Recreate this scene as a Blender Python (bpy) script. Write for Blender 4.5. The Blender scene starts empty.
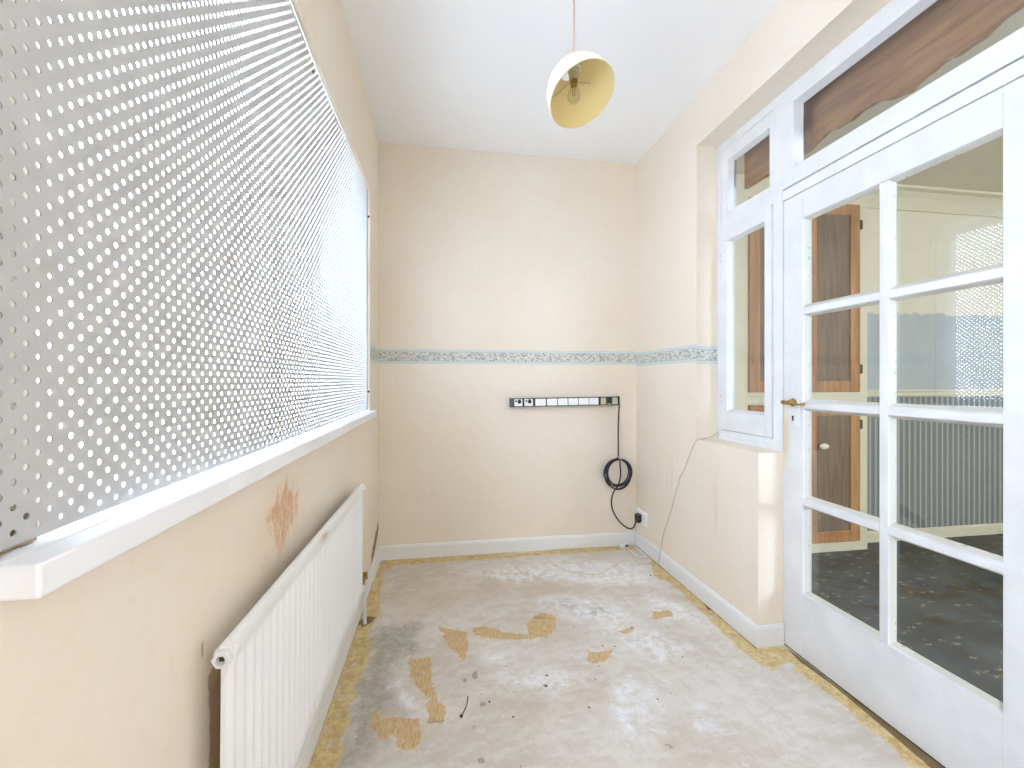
import bpy, bmesh, math, random
import numpy as np
from mathutils import Vector, Matrix
random.seed(7)
C = bpy.context.scene.collection
S = bpy.context.scene
PI = math.pi

# ------------------------------------------------------------------ helpers
def lin(r, g, b, a=1.0):
    f = lambda c: (c/255/12.92) if c/255 <= .04045 else ((c/255+.055)/1.055)**2.4
    return (f(r), f(g), f(b), a)

class NT:
    def __init__(s, name, rough=.6, spec=.3, metal=0):
        s.m = bpy.data.materials.new(name); s.m.use_nodes = True
        s.t = s.m.node_tree; s.n = s.t.nodes; s.l = s.t.links
        s.b = s.n['Principled BSDF']
        s.b.inputs['Roughness'].default_value = rough
        s.b.inputs['Specular IOR Level'].default_value = spec
        s.b.inputs['Metallic'].default_value = metal
        s._co = None
    def co(s):
        if s._co is None:
            s._co = s.n.new('ShaderNodeTexCoord').outputs['Object']
        return s._co
    def set(s, sock, v):
        if isinstance(v, bpy.types.NodeSocket): s.l.new(v, sock)
        else: sock.default_value = v
    def math(s, op, a, b=0.0, c=0.0, clamp=False):
        n = s.n.new('ShaderNodeMath'); n.operation = op; n.use_clamp = clamp
        s.set(n.inputs[0], a); s.set(n.inputs[1], b); s.set(n.inputs[2], c)
        return n.outputs[0]
    def xyz(s, v=None):
        n = s.n.new('ShaderNodeSeparateXYZ'); s.l.new(v or s.co(), n.inputs[0]); return n.outputs
    def scale(s, vec, sc):
        n = s.n.new('ShaderNodeVectorMath'); n.operation = 'MULTIPLY'
        s.l.new(vec, n.inputs[0]); n.inputs[1].default_value = sc; return n.outputs[0]
    def noise(s, scale, detail=4, rough=.55, vec=None, dist=0.0):
        n = s.n.new('ShaderNodeTexNoise'); n.inputs['Scale'].default_value = scale
        n.inputs['Detail'].default_value = detail; n.inputs['Roughness'].default_value = rough
        n.inputs['Distortion'].default_value = dist
        s.l.new(vec or s.co(), n.inputs['Vector']); return n.outputs[0]
    def voronoi(s, scale, vec=None, feature='F1'):
        n = s.n.new('ShaderNodeTexVoronoi'); n.inputs['Scale'].default_value = scale; n.feature = feature
        s.l.new(vec or s.co(), n.inputs['Vector']); return n.outputs['Distance']
    def step(s, v, lo, hi):
        n = s.n.new('ShaderNodeMapRange'); n.interpolation_type = 'SMOOTHSTEP'
        s.l.new(v, n.inputs[0]); n.inputs[1].default_value = lo; n.inputs[2].default_value = hi
        n.inputs[3].default_value = 0; n.inputs[4].default_value = 1
        return n.outputs[0]
    def mix(s, f, a, b):
        n = s.n.new('ShaderNodeMix'); n.data_type = 'RGBA'
        s.set(n.inputs[0], f); s.set(n.inputs[6], a); s.set(n.inputs[7], b); return n.outputs[2]
    def attr(s, name):
        n = s.n.new('ShaderNodeAttribute'); n.attribute_name = name; return n.outputs['Fac']
    def fresnel(s, ior):
        # same reflectance from either side of the pane
        g = s.n.new('ShaderNodeNewGeometry')
        f = s.n.new('ShaderNodeFresnel')
        s.l.new(s.math('ADD', ior, s.math('MULTIPLY', g.outputs['Backfacing'], 1/ior-ior)), f.inputs['IOR'])
        return f.outputs[0]
    def color(s, v): s.set(s.b.inputs['Base Color'], v)
    def bump(s, h, strength=.3, dist=.002):
        n = s.n.new('ShaderNodeBump'); n.inputs['Strength'].default_value = strength
        n.inputs['Distance'].default_value = dist; s.l.new(h, n.inputs['Height'])
        s.l.new(n.outputs[0], s.b.inputs['Normal'])
    def ell(s, axes, c, r, warp=None, amp=.0, soft=.25):
        """soft-edged elliptical patch: axes = two coordinate sockets"""
        d = []
        for a, cc, rr in zip(axes, c, r):
            t = s.math('DIVIDE', s.math('SUBTRACT', a, cc), rr); d.append(s.math('MULTIPLY', t, t))
        q = s.math('SQRT', s.math('ADD', d[0], d[1]))
        if warp is not None:
            q = s.math('ADD', q, s.math('MULTIPLY', s.math('SUBTRACT', warp, .5), amp))
        return s.math('SUBTRACT', 1, s.step(q, 1-soft, 1+soft))

def plain(name, col, rough=.5, spec=.4, metal=0, vary=.0):
    t = NT(name, rough, spec, metal)
    if vary:
        dk = tuple(c*(1-vary) for c in col[:3])+(1,)
        t.color(t.mix(t.noise(14, 5), dk, col))
    else: t.color(col)
    return t.m

def link(name, me, mat, parent=None):
    o = bpy.data.objects.new(name, me); C.objects.link(o)
    if mat is not None:
        me.materials.append(mat)
    if parent is not None: o.parent = parent
    return o

def tag(o, label=None, cat=None, group=None, kind=None):
    if label: o['label'] = label
    if cat: o['category'] = cat
    if group: o['group'] = group
    if kind: o['kind'] = kind
    return o

def empty(name, loc, rot=(0, 0, 0), **k):
    o = bpy.data.objects.new(name, None); C.objects.link(o)
    o.location = loc; o.rotation_euler = rot; o.empty_display_size = .1
    return tag(o, **k)

def box(bm, x0, x1, y0, y1, z0, z1):
    v = [bm.verts.new(p) for p in ((x0,y0,z0),(x1,y0,z0),(x1,y1,z0),(x0,y1,z0),(x0,y0,z1),(x1,y0,z1),(x1,y1,z1),(x0,y1,z1))]
    for f in ((0,3,2,1),(4,5,6,7),(0,1,5,4),(1,2,6,5),(2,3,7,6),(3,0,4,7)):
        bm.faces.new([v[i] for i in f])
    return v

def prism(bm, pts_a, pts_b):
    """closed solid between two matching polygons"""
    a = [bm.verts.new(p) for p in pts_a]; b = [bm.verts.new(p) for p in pts_b]
    n = len(a)
    bm.faces.new(a[::-1]); bm.faces.new(b)
    for i in range(n): bm.faces.new((a[i], a[(i+1) % n], b[(i+1) % n], b[i]))

def fin(name, bm, mat, parent=None, bevel=0, smooth=False, seg=2):
    bmesh.ops.recalc_face_normals(bm, faces=bm.faces)
    me = bpy.data.meshes.new(name); bm.to_mesh(me); bm.free()
    if smooth: me.shade_smooth()
    o = link(name, me, mat, parent)
    if bevel:
        m = o.modifiers.new('bevel', 'BEVEL'); m.width = bevel; m.segments = seg; m.limit_method = 'ANGLE'; m.angle_limit = .6
        m.use_clamp_overlap = True
    return o

def boxes(name, lst, mat, parent=None, bevel=.0015):
    bm = bmesh.new()
    for b in lst: box(bm, *b)
    return fin(name, bm, mat, parent, bevel)

def lathe(bm, prof, M=Matrix.Identity(4), n=32, closed=False):
    """prof: (radius, height) list, revolved about z, then moved by M"""
    rings = []
    for r, h in prof:
        if r < 1e-6: rings.append([bm.verts.new(M @ Vector((0, 0, h)))])
        else: rings.append([bm.verts.new(M @ Vector((r*math.cos(2*PI*k/n), r*math.sin(2*PI*k/n), h))) for k in range(n)])
    pr = list(zip(rings, rings[1:])) + ([(rings[-1], rings[0])] if closed else [])
    for a, b in pr:
        for k in range(n):
            k2 = (k+1) % n
            if len(a) == 1 and len(b) == 1: continue
            if len(a) == 1: bm.faces.new((a[0], b[k], b[k2]))
            elif len(b) == 1: bm.faces.new((a[k], b[0], a[k2]))
            else: bm.faces.new((a[k], b[k], b[k2], a[k2]))

def axis_matrix(loc, d):
    return Matrix.Translation(loc) @ Vector((0, 0, 1)).rotation_difference(Vector(d).normalized()).to_matrix().to_4x4()

def tube(name, pts, r, mat, parent=None, radii=None, cyclic=False, smooth=True):
    cu = bpy.data.curves.new(name, 'CURVE'); cu.dimensions = '3D'; cu.bevel_depth = r; cu.bevel_resolution = 3
    cu.use_fill_caps = True
    sp = cu.splines.new('NURBS' if smooth else 'POLY'); sp.points.add(len(pts)-1)
    for i, p in enumerate(pts):
        sp.points[i].co = (*p, 1)
        sp.points[i].radius = radii[i] if radii else 1
    if smooth: sp.order_u = 3; sp.use_endpoint_u = True; sp.resolution_u = 6
    sp.use_cyclic_u = cyclic
    tmp = bpy.data.objects.new('tmp', cu); C.objects.link(tmp)
    dg = bpy.context.evaluated_depsgraph_get(); dg.update()
    me = bpy.data.meshes.new_from_object(tmp.evaluated_get(dg)); me.name = name
    bpy.data.objects.remove(tmp); bpy.data.curves.remove(cu)
    me.materials.clear(); me.shade_smooth()
    return link(name, me, mat, parent)
SKY, EXPO = 14.0, 1.50
# outlines of stains, dark strips and patches on the screed, metres on the floor
FLOOR_MARKS = {
 'tan': [
  [(-0.034,2.002),(0.102,1.932),(0.105,1.829),(0.087,1.73),(0.018,1.857),(0.001,1.933)],
  [(0.13,1.959),(0.189,1.966),(0.272,1.905),(0.368,1.867),(0.375,1.953),(0.461,2.044),(0.525,1.989),(0.502,1.9),(0.442,1.84),(0.297,1.841),(0.197,1.872),(0.135,1.904)],
  [(-0.137,1.788),(-0.042,1.773),(-0.043,1.643),(-0.016,1.527),(-0.043,1.541),(-0.087,1.597),(-0.127,1.701)],
  [(-0.235,1.525),(-0.216,1.526),(-0.2,1.484),(-0.139,1.478),(-0.077,1.464),(-0.063,1.366),(-0.1,1.338),(-0.136,1.355),(-0.15,1.406),(-0.188,1.393),(-0.202,1.426),(-0.229,1.447)],
  [(-0.06,1.539),(0.005,1.514),(0.007,1.43),(-0.04,1.433)],
  [(1.0,1.967),(1.086,1.953),(1.077,1.901),(0.969,1.905)],
  [(0.759,1.836),(0.842,1.854),(0.849,1.829),(0.776,1.81)],
  [(0.587,1.712),(0.689,1.709),(0.636,1.64),(0.562,1.639)],
 ],
 'yellow': [
  [(-0.377,2.79),(-0.38,1.892),(-0.382,1.309),(-0.303,1.297),(-0.306,1.419),(-0.311,1.583),(-0.303,1.729),(-0.287,1.864),(-0.325,2.0),(-0.296,2.128),(-0.323,2.39),(-0.336,2.612),(-0.277,2.7),(-0.016,2.695),(0.354,2.704),(0.741,2.707),(1.199,2.7),(1.275,2.776),(0.763,2.787),(0.172,2.781)],
  [(1.228,2.766),(1.179,2.687),(1.297,2.702),(1.266,2.529),(1.185,2.331),(1.235,2.212),(1.225,1.95),(1.221,1.802),(1.214,1.639),(1.225,1.558),(1.238,1.473),(1.292,1.517),(1.348,1.52),(1.338,1.451),(1.348,1.395),(1.35,1.343),(1.345,1.213),(1.342,1.113),(1.323,1.041),(1.415,1.027),(1.419,1.28),(1.405,1.622),(1.288,1.627),(1.297,2.047),(1.305,2.478),(1.283,2.793)],
 ],
 'dark': [  # dark strips along the door foot and skirtings, and dark patches
  [(1.411,1.628),(1.392,1.52),(1.404,1.397),(1.398,1.26),(1.381,1.045),(1.378,1.02),(1.423,1.022),(1.423,1.284)],
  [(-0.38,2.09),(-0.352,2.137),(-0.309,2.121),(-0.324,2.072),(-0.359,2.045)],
  [(1.282,1.989),(1.321,1.983),(1.3,1.919),(1.267,1.934)],
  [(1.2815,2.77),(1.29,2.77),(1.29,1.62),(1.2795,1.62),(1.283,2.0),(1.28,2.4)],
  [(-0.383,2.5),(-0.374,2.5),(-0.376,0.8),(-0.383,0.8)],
 ],
 'grey': [
  [(-0.341,1.943),(-0.216,2.064),(-0.101,2.012),(-0.127,1.873),(-0.17,1.732),(-0.16,1.559),(-0.108,1.495),(-0.192,1.491),(-0.214,1.283),(-0.315,1.299),(-0.298,1.41),(-0.3,1.631),(-0.275,1.785)],
  [(0.474,2.147),(0.631,2.132),(0.689,2.054),(0.788,2.058),(0.798,1.981),(0.715,1.958),(0.631,1.998),(0.493,2.095)],
 ],
 'white': [
  [(0.21,1.631),(0.324,1.647),(0.477,1.611),(0.49,1.553),(0.391,1.506),(0.236,1.551)],
  [(0.453,2.171),(0.64,2.162),(0.798,2.085),(0.878,1.977),(0.885,1.864),(1.014,1.671),(0.866,1.603),(0.78,1.642),(0.739,1.8),(0.669,1.923),(0.549,2.003)],
  [(0.579,1.491),(0.649,1.533),(0.762,1.483),(0.748,1.391),(0.641,1.28),(0.559,1.282),(0.553,1.373)],
  [(0.156,2.534),(0.713,2.602),(1.245,2.487),(1.138,2.215),(0.638,2.33),(0.206,2.436)],
  [(-0.191,1.753),(-0.155,1.729),(-0.137,1.605),(-0.095,1.549),(-0.009,1.48),(-0.048,1.468),(-0.145,1.547)],
  [(1.055,2.106),(1.197,1.973),(1.252,1.805),(1.2,1.758),(1.077,1.858),(1.005,1.957)],
  [(0.149,1.762),(0.233,1.781),(0.268,1.736),(0.183,1.699)],
  [(0.853,1.37),(0.88,1.366),(0.85,1.275),(0.807,1.274)],
 ],
 'spot': [
  [(0.107,1.664),(0.13,1.666),(0.13,1.626),(0.111,1.619)],
  [(0.071,1.63),(0.09,1.633),(0.088,1.606),(0.074,1.608)],
  [(0.124,1.505),(0.148,1.501),(0.149,1.482),(0.125,1.481)],
  [(0.093,1.408),(0.106,1.406),(0.105,1.385),(0.092,1.387)],
  [(0.097,1.283),(0.12,1.282),(0.121,1.262),(0.101,1.262)],
  [(0.235,1.679),(0.252,1.682),(0.252,1.659)],
  [(0.661,1.254),(0.69,1.235),(0.698,1.215),(0.672,1.227)],
  [(0.42,2.014),(0.488,1.994),(0.475,1.979),(0.42,1.988)],
  [(0.836,1.863),(0.854,1.86),(0.844,1.838),(0.826,1.841)],
  [(-0.057,1.444),(0.011,1.442),(0.011,1.433),(-0.053,1.435)],
 ],
 'brown': [
  [(-0.244,2.598),(0.452,2.542),(0.839,2.251),(1.023,2.154),(0.8,2.147),(0.491,2.175),(0.137,2.211),(-0.059,2.099),(-0.146,2.028),(-0.22,2.098),(-0.253,2.273)],
  [(0.469,1.509),(0.586,1.521),(0.571,1.434),(0.463,1.432)],
  [(0.663,1.258),(0.699,1.252),(0.708,1.221),(0.669,1.22)],
  [(0.197,1.502),(0.339,1.504),(0.321,1.351),(0.208,1.349)],
 ],
}
# ------------------------------------------------------------------ dimensions (metres; the camera's foot is the origin, y runs along the room)
XL, XR, YB, YR, H = -.390, 1.297, 2.790, -2.3, 2.58
XF = 1.416                       # room face of the door screen
XN = 1.500                       # next room's face of the dividing wall
CAM_H = 1.11

# ------------------------------------------------------------------ materials
def wall_material(name, axis):
    t = NT(name, .85, .15)
    x = t.xyz()
    ax = x[0] if axis == 'x' else x[1]
    n1 = t.noise(2.2, 4); n2 = t.noise(40, 3)
    col = t.mix(t.step(n1, .3, .72), lin(233, 221, 203), lin(234, 225, 211))
    col = t.mix(t.math('MULTIPLY', t.step(n2, .45, .8), .18), col, lin(220, 200, 168))
    t.bump(t.noise(180, 3), .12, .0008)
    return t, col, ax, x[2]

t, col, ax, z = wall_material('wallpaper_painted_cream', 'x')
spk = t.step(t.noise(55, 2, vec=None), .76, .79)
low = t.math('SUBTRACT', 1, t.step(z, .1, .35))
col = t.mix(t.math('MULTIPLY', t.math('MULTIPLY', spk, low), .7), col, lin(120, 96, 70))
t.color(col); M_WALL = t.m

t, col, ax, z = wall_material('wallpaper_painted_cream_stained', 'y')
# rust-brown rubbed patch, the torn unpainted strip behind the radiator, the torn corner by the skirting
st = t.noise(1, 6, .75, vec=t.scale(t.co(), (1, 120, 26)))
st = t.math('ADD', t.math('MULTIPLY', st, .6), t.math('MULTIPLY', t.noise(26, 4), .4))
r1 = t.ell((ax, z), (1.165, .785), (.085, .058), st, 5.0, .22)
r2 = t.ell((ax, z), (1.140, .715), (.030, .028), st, 5.0, .3)
r3 = t.ell((ax, z), (1.135, .765), (.16, .085), t.noise(22, 4), 1.3, .6)
col = t.mix(t.math('MULTIPLY', r3, .20), col, lin(214, 170, 118))
col = t.mix(t.math('MULTIPLY', r2, .35), col, lin(206, 150, 100))
col = t.mix(t.math('MULTIPLY', t.math('MULTIPLY', r1, t.step(t.noise(1, 6, .8, vec=t.scale(t.co(), (1, 150, 40))), .34, .54)), .72), col, lin(204, 146, 96))
w = t.noise(14, 5)
edge = t.math('ADD', ax, t.math('MULTIPLY', t.math('SUBTRACT', w, .5), .035))
patch = t.math('MULTIPLY', t.step(edge, .806, .810), t.math('SUBTRACT', 1, t.step(t.math('ADD', z, t.math('MULTIPLY', t.math('SUBTRACT', w, .5), .06)), .615, .62)))
patch = t.math('MULTIPLY', patch, t.math('SUBTRACT', 1, t.step(edge, 1.86, 1.87)))
pc = t.mix(t.step(z, .34, .47), lin(150, 166, 174), lin(186, 158, 138))
pc = t.mix(t.math('MULTIPLY', t.step(t.noise(9, 3), .48, .56), .75), pc, lin(188, 172, 122))
pc = t.mix(t.step(t.noise(20, 4), .62, .66), pc, lin(226, 208, 156))
col = t.mix(patch, col, pc)
c1 = t.ell((t.math('SUBTRACT', ax, t.math('MULTIPLY', z, 1.8)), z), (2.345, .165), (.085, .070), t.noise(30, 4), .9, .15)
col = t.mix(t.math('MULTIPLY', c1, .9), col, lin(140, 112, 92))
d1 = t.ell((ax, z), (.787, .668), (.004, .014), t.noise(80, 3), .8, .3)
col = t.mix(t.math('MULTIPLY', d1, .6), col, lin(150, 130, 110))
t.color(col); M_WALL_L = t.m

t, col, ax, z = wall_material('wallpaper_painted_pale_cream', 'y')
sc = t.step(t.noise(1, 3, vec=t.scale(t.co(), (1, 14, 1.2))), .60, .68)
col = t.mix(t.math('MULTIPLY', t.math('MULTIPLY', sc, t.math('SUBTRACT', 1, t.step(z, .5, .8))), .22), col, lin(206, 176, 150))
nk = t.step(t.noise(60, 2), .77, .79)
col = t.mix(t.math('MULTIPLY', nk, .5), col, lin(214, 190, 150))
t.color(col); M_WALL_R = t.m

t = NT('ceiling_white_emulsion', .9, .1)
t.color(t.mix(t.noise(1.6, 3), lin(240, 240, 240), lin(246, 246, 246))); t.bump(t.noise(60, 4), .15, .001); M_CEIL = t.m

def gloss_white(name, a=(228, 229, 230), b=(221, 222, 222), rough=.38):
    t = NT(name, rough, .4)
    t.color(t.mix(t.step(t.noise(9, 4), .35, .7), lin(*b), lin(*a)))
    t.bump(t.noise(70, 3), .06, .0006)
    return t
M_GLOSS = gloss_white('white_gloss_paint').m
M_SILL = gloss_white('white_gloss_sill_paint', (243, 244, 246), (238, 239, 241)).m
t = gloss_white('white_gloss_paint_worn')
w = t.noise(38, 5)
t.color(t.mix(t.math('MULTIPLY', t.step(w, .68, .74), .4), lin(231, 232, 233), lin(190, 180, 158))); M_SKIRT = t.m

# door paint, with the handled yellow-brown patch below the keyhole
t = gloss_white('white_gloss_paint_door')
x = t.xyz(); n = t.noise(45, 5)
e = t.ell((x[1], x[2]), (1.624, .880), (.022, .10), t.noise(110, 5, .75), 3.0, .6)
base = t.mix(t.step(t.noise(9, 4), .35, .7), lin(216, 217, 217), lin(224, 225, 226))
base = t.mix(t.math('MULTIPLY', e, .62), base, lin(214, 190, 132))
base = t.mix(t.math('MULTIPLY', t.math('MULTIPLY', t.step(x[0], XF+.007, XF+.010), t.math('SUBTRACT', 1, t.step(x[0], XF+.036, XF+.040))), .75), base, lin(206, 203, 188))
chip = t.math('MULTIPLY', t.step(t.noise(90, 5), .60, .66), t.step(x[0], XF+.016, XF+.020))
base = t.mix(t.math('MULTIPLY', chip, .6), base, lin(150, 138, 112))
t.color(base); M_DOOR = t.m

# thin clear glass: sees straight through, mirrors by Fresnel
t = NT('window_glass', 0); t.n.remove(t.b)
gl = t.n.new('ShaderNodeBsdfGlossy'); gl.inputs['Roughness'].default_value = .0; gl.inputs['Color'].default_value = (1, 1, 1, 1)
tr = t.n.new('ShaderNodeBsdfTransparent'); tr.inputs['Color'].default_value = (.93, .95, .94, 1)
df = t.n.new('ShaderNodeBsdfDiffuse'); df.inputs['Color'].default_value = lin(225, 225, 215)
mx = t.n.new('ShaderNodeMixShader'); mx2 = t.n.new('ShaderNodeMixShader')
fac = t.fresnel(1.62)
t.l.new(fac, mx.inputs[0]); t.l.new(tr.outputs[0], mx.inputs[1]); t.l.new(gl.outputs[0], mx.inputs[2])
sm = t.math('MULTIPLY', t.step(t.noise(7, 5, .7), .50, .78), .05)
spk = t.math('MULTIPLY', t.step(t.noise(130, 1), .80, .82), .35)
t.l.new(t.math('ADD', sm, spk), mx2.inputs[0]); t.l.new(mx.outputs[0], mx2.inputs[1]); t.l.new(df.outputs[0], mx2.inputs[2])
t.l.new(mx2.outputs[0], t.n['Material Output'].inputs[0]); M_GLASS = t.m

# galvanised sheet
t = NT('galvanised_steel', .5, .5, .15)
n = t.noise(9, 5, .6); m = t.noise(2.4, 3)
c0 = t.mix(t.step(n, .3, .7), lin(190, 190, 188), lin(197, 197, 196))
c0 = t.mix(t.math('MULTIPLY', t.step(m, .5, .65), .12), c0, lin(190, 188, 184))
c0 = t.mix(t.math('MULTIPLY', t.step(t.noise(60, 3), .74, .77), .3), c0, lin(150, 146, 140))
t.color(c0); M_GALV = t.m

# bare screed with glue, residue, salts
t = NT('bare_screed', .88, .12)
def mask(name, sc, amp, soft, detail=8, off=0.0, rough=.72):
    n = t.noise(sc, detail, rough)
    v = t.math('ADD', t.attr(name), t.math('MULTIPLY', t.math('SUBTRACT', n, .5), amp))
    return t.step(v, off-soft, off+soft)
def mul(a, b_): return t.math('MULTIPLY', a, b_)
na = t.noise(3.2, 8, .7); nb = t.noise(13, 9, .75); nc = t.noise(150, 5, .75); nd = t.noise(1, 7, .7, vec=t.scale(t.co(), (10, 26, 1)))
c0 = t.mix(t.step(na, .38, .62), lin(206, 198, 188), lin(222, 218, 213))
c0 = t.mix(mul(t.step(nb, .44, .62), .55), c0, lin(200, 190, 177))
c0 = t.mix(mul(t.step(nd, .50, .62), .40), c0, lin(228, 226, 224))
c0 = t.mix(mul(mask('brown', 7, .22, .06), .36), c0, lin(198, 180, 152))
gm = t.mix(t.step(t.noise(30, 8, .75), .42, .6), lin(158, 154, 142), lin(184, 180, 170))
c0 = t.mix(mul(mask('grey', 10, .26, .04), .78), c0, gm)
wn = t.step(t.noise(20, 10, .82), .40, .60)
c0 = t.mix(mul(mul(mask('white', 6, .26, .06), wn), .88), c0, lin(240, 242, 246))
c0 = t.mix(mul(t.step(t.noise(17, 10, .78), .575, .66), .55), c0, lin(238, 239, 241))
c0 = t.mix(mul(mul(mask('yellow', 6, .16, .05, off=-.05), t.step(t.noise(20, 8, .8), .50, .62)), .6), c0, lin(206, 184, 134))
fib = t.noise(1, 5, .75, vec=t.scale(t.co(), (190, 30, 1)))
tc = t.mix(t.step(fib, .40, .64), lin(192, 158, 104), lin(220, 192, 142))
c0 = t.mix(mul(mul(mask('tan', 9, .16, .02, off=-.022), t.step(t.noise(26, 6, .7), .46, .56)), .30), c0, lin(214, 192, 156))
c0 = t.mix(mul(mask('tan', 26, .060, .0035), .84), c0, tc)
c0 = t.mix(mul(mul(mask('tan', 26, .060, .0012), t.step(t.noise(46, 5, .8), .62, .66)), .8), c0, lin(136, 108, 70))
yc = t.mix(t.step(t.noise(26, 8, .8), .40, .60), lin(192, 158, 90), lin(226, 204, 138))
ym = mask('yellow', 13, .085, .007)
c0 = t.mix(mul(mul(ym, t.step(t.noise(34, 8, .8), .36, .48)), .82), c0, yc)
c0 = t.mix(mul(mul(ym, t.step(t.noise(22, 8, .8), .60, .66)), .6), c0, lin(176, 168, 146))
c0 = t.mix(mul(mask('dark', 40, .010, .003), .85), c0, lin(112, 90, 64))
c0 = t.mix(mul(mask('spot', 60, .008, .0015), .7), c0, lin(150, 143, 134))
c0 = t.mix(mul(t.step(nc, .58, .72), .40), c0, lin(166, 156, 142))
c0 = t.mix(mul(t.step(t.noise(70, 3), .72, .745), .7), c0, lin(150, 140, 126))
ck = t.voronoi(2.6, feature='DISTANCE_TO_EDGE')
c0 = t.mix(mul(mul(t.math('SUBTRACT', 1, t.step(ck, .001, .004)), t.step(t.noise(5, 4), .52, .6)), .22), c0, lin(150, 140, 124))
t.color(c0); t.bump(t.math('ADD', t.math('MULTIPLY', nb, .6), t.math('MULTIPLY', nc, .3)), .35, .004); M_FLOOR = t.m

t = NT('dark_patterned_carpet', .95, .05)
n = t.voronoi(13.0, vec=t.scale(t.co(), (1, 1.7, 0)))
c0 = t.mix(t.step(t.noise(4, 4), .35, .7), lin(66, 68, 64), lin(90, 92, 90))
c0 = t.mix(t.math('MULTIPLY', t.step(t.noise(120, 3), .5, .7), .5), c0, lin(54, 58, 60))
fl = t.math('MULTIPLY', t.math('SUBTRACT', 1, t.step(n, .16, .30)), t.step(t.noise(90, 3), .46, .56))
c0 = t.mix(t.math('MULTIPLY', fl, .9), c0, lin(168, 154, 124))
t.color(c0); t.bump(t.noise(300, 2), .5, .003); M_CARPET = t.m

t = NT('next_room_wall_finish', .85, .15)
x = t.xyz()
strp = t.math('SINE', t.math('MULTIPLY', x[0], 2*PI/.046))
s2 = t.math('SINE', t.math('MULTIPLY', x[0], 2*PI/.0115))
low = t.mix(t.step(strp, -.2, .35), lin(112, 116, 112), lin(144, 142, 130))
low = t.mix(t.math('MULTIPLY', t.step(strp, .90, .97), .9), low, lin(196, 192, 176))
low = t.mix(t.math('MULTIPLY', t.step(s2, .2, .7), .25), low, lin(84, 92, 100))
zz = t.math('ADD', x[2], t.math('MULTIPLY', t.math('SUBTRACT', t.noise(16, 6, .7), .5), .10))
up = t.mix(t.step(zz, 1.575, 1.583), t.mix(t.noise(5, 4), lin(160, 164, 160), lin(182, 182, 174)), lin(216, 204, 176))
t.color(t.mix(t.step(x[2], 1.0, 1.001), low, up)); M_NEXT = t.m
M_NEXTC = plain('next_room_cream_paint', lin(214, 202, 170), .6, .3, vary=.06)
M_NEXTCEIL = plain('next_room_ceiling_paint', lin(224, 216, 190), .9, .1, vary=.05)

def wood(name, a, b, sc=(30, 30, 2.5), rough=.45):
    t = NT(name, rough, .35)
    v = t.scale(t.co(), sc)
    n = t.noise(1, 5, .6, vec=v, dist=.8)
    t.color(t.mix(t.step(n, .32, .68), lin(*a), lin(*b))); return t.m
M_OAK = wood('orange_pine', (150, 98, 50), (186, 130, 74))
M_BROWN = wood('brown_door_panel', (98, 74, 52), (126, 100, 74))
M_PELMET = wood('dark_pelmet_timber', (138, 90, 56), (176, 126, 84), (30, 2.2, 26), .35)

M_BLACK = plain('black_plastic', lin(38, 40, 42), .4, .5)
M_DKGREY = plain('dark_grey_plastic', lin(84, 88, 90), .45, .4)
M_CABLE = plain('black_rubber_cable', lin(36, 42, 50), .45, .5)
M_WPLAST = plain('white_plastic', lin(240, 242, 246), .35, .5)
M_BEIGE = plain('beige_plastic', lin(200, 194, 164), .5, .4)
M_GREEN = plain('green_rocker', lin(120, 190, 140), .4, .4)
M_TIE = plain('clear_nylon_tie', lin(196, 190, 180), .5, .4)
M_WIRE = plain('pale_grey_wire', lin(186, 182, 174), .5, .3)
M_CREAMW = plain('cream_cable_sheath', lin(226, 216, 188), .5, .3)
M_BRASS = NT('aged_brass', .35, .5, .9); M_BRASS.color(M_BRASS.mix(M_BRASS.step(M_BRASS.noise(140, 4), .4, .6), lin(120, 92, 44), lin(196, 164, 96))); M_BRASS = M_BRASS.m
M_IRON = plain('dark_steel', lin(70, 62, 52), .45, .4, .6)
M_CRUMB = plain('dark_grit', lin(140, 124, 104), .9, .1, vary=.5)
M_KEY = plain('keyhole_black', lin(20, 20, 20), .8, .1)

# radiator enamel with rust freckles on the top band and the lower seam
t = NT('radiator_enamel', .32, .5)
x = t.xyz(); n = t.noise(60, 5, .7)
c0 = t.mix(t.noise(6, 3), lin(238, 239, 240), lin(232, 232, 230))
e1 = t.ell((x[1], x[2]), (-.03, .452), (.035, .011), n, 5.0, .3)
e2 = t.math('MULTIPLY', t.math('SUBTRACT', 1, t.step(x[2], .004, .014)), t.step(t.noise(30, 4), .52, .6))
e3 = t.math('MULTIPLY', t.step(t.noise(90, 3), .72, .75), .5)
c0 = t.mix(t.math('MULTIPLY', e1, .7), c0, lin(206, 160, 118))
c0 = t.mix(t.math('MULTIPLY', e2, .5), c0, lin(190, 176, 140))
c0 = t.mix(e3, c0, lin(216, 204, 180))
t.color(c0); M_RAD = t.m

# wallpaper border: pale blue-green edges round a grey scroll on cream
t = NT('wallpaper_border_print', .8, .2)
x = t.xyz()
za = t.math('ABSOLUTE', x[2])
v = t.scale(t.co(), (1, 0, 1.35))
wv = t.math('SINE', t.math('ADD', t.math('MULTIPLY', x[0], 2*PI/.062), t.math('MULTIPLY', t.noise(40, 3), 3)))
vine = t.math('ABSOLUTE', t.math('SUBTRACT', x[2], t.math('MULTIPLY', wv, .013)))
sc = t.voronoi(62, vec=v); sc2 = t.noise(75, 3, .6, vec=v, dist=1.2)
mid = t.mix(t.step(sc, .30, .60), lin(150, 160, 160), lin(212, 210, 198))
mid = t.mix(t.math('MULTIPLY', t.math('SUBTRACT', 1, t.step(vine, .002, .005)), .7), mid, lin(150, 154, 150))
mid = t.mix(t.math('MULTIPLY', t.step(sc2, .52, .60), .55), mid, lin(226, 222, 210))
col = t.mix(t.step(za, .0265, .0275), mid, lin(170, 184, 182))
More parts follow.
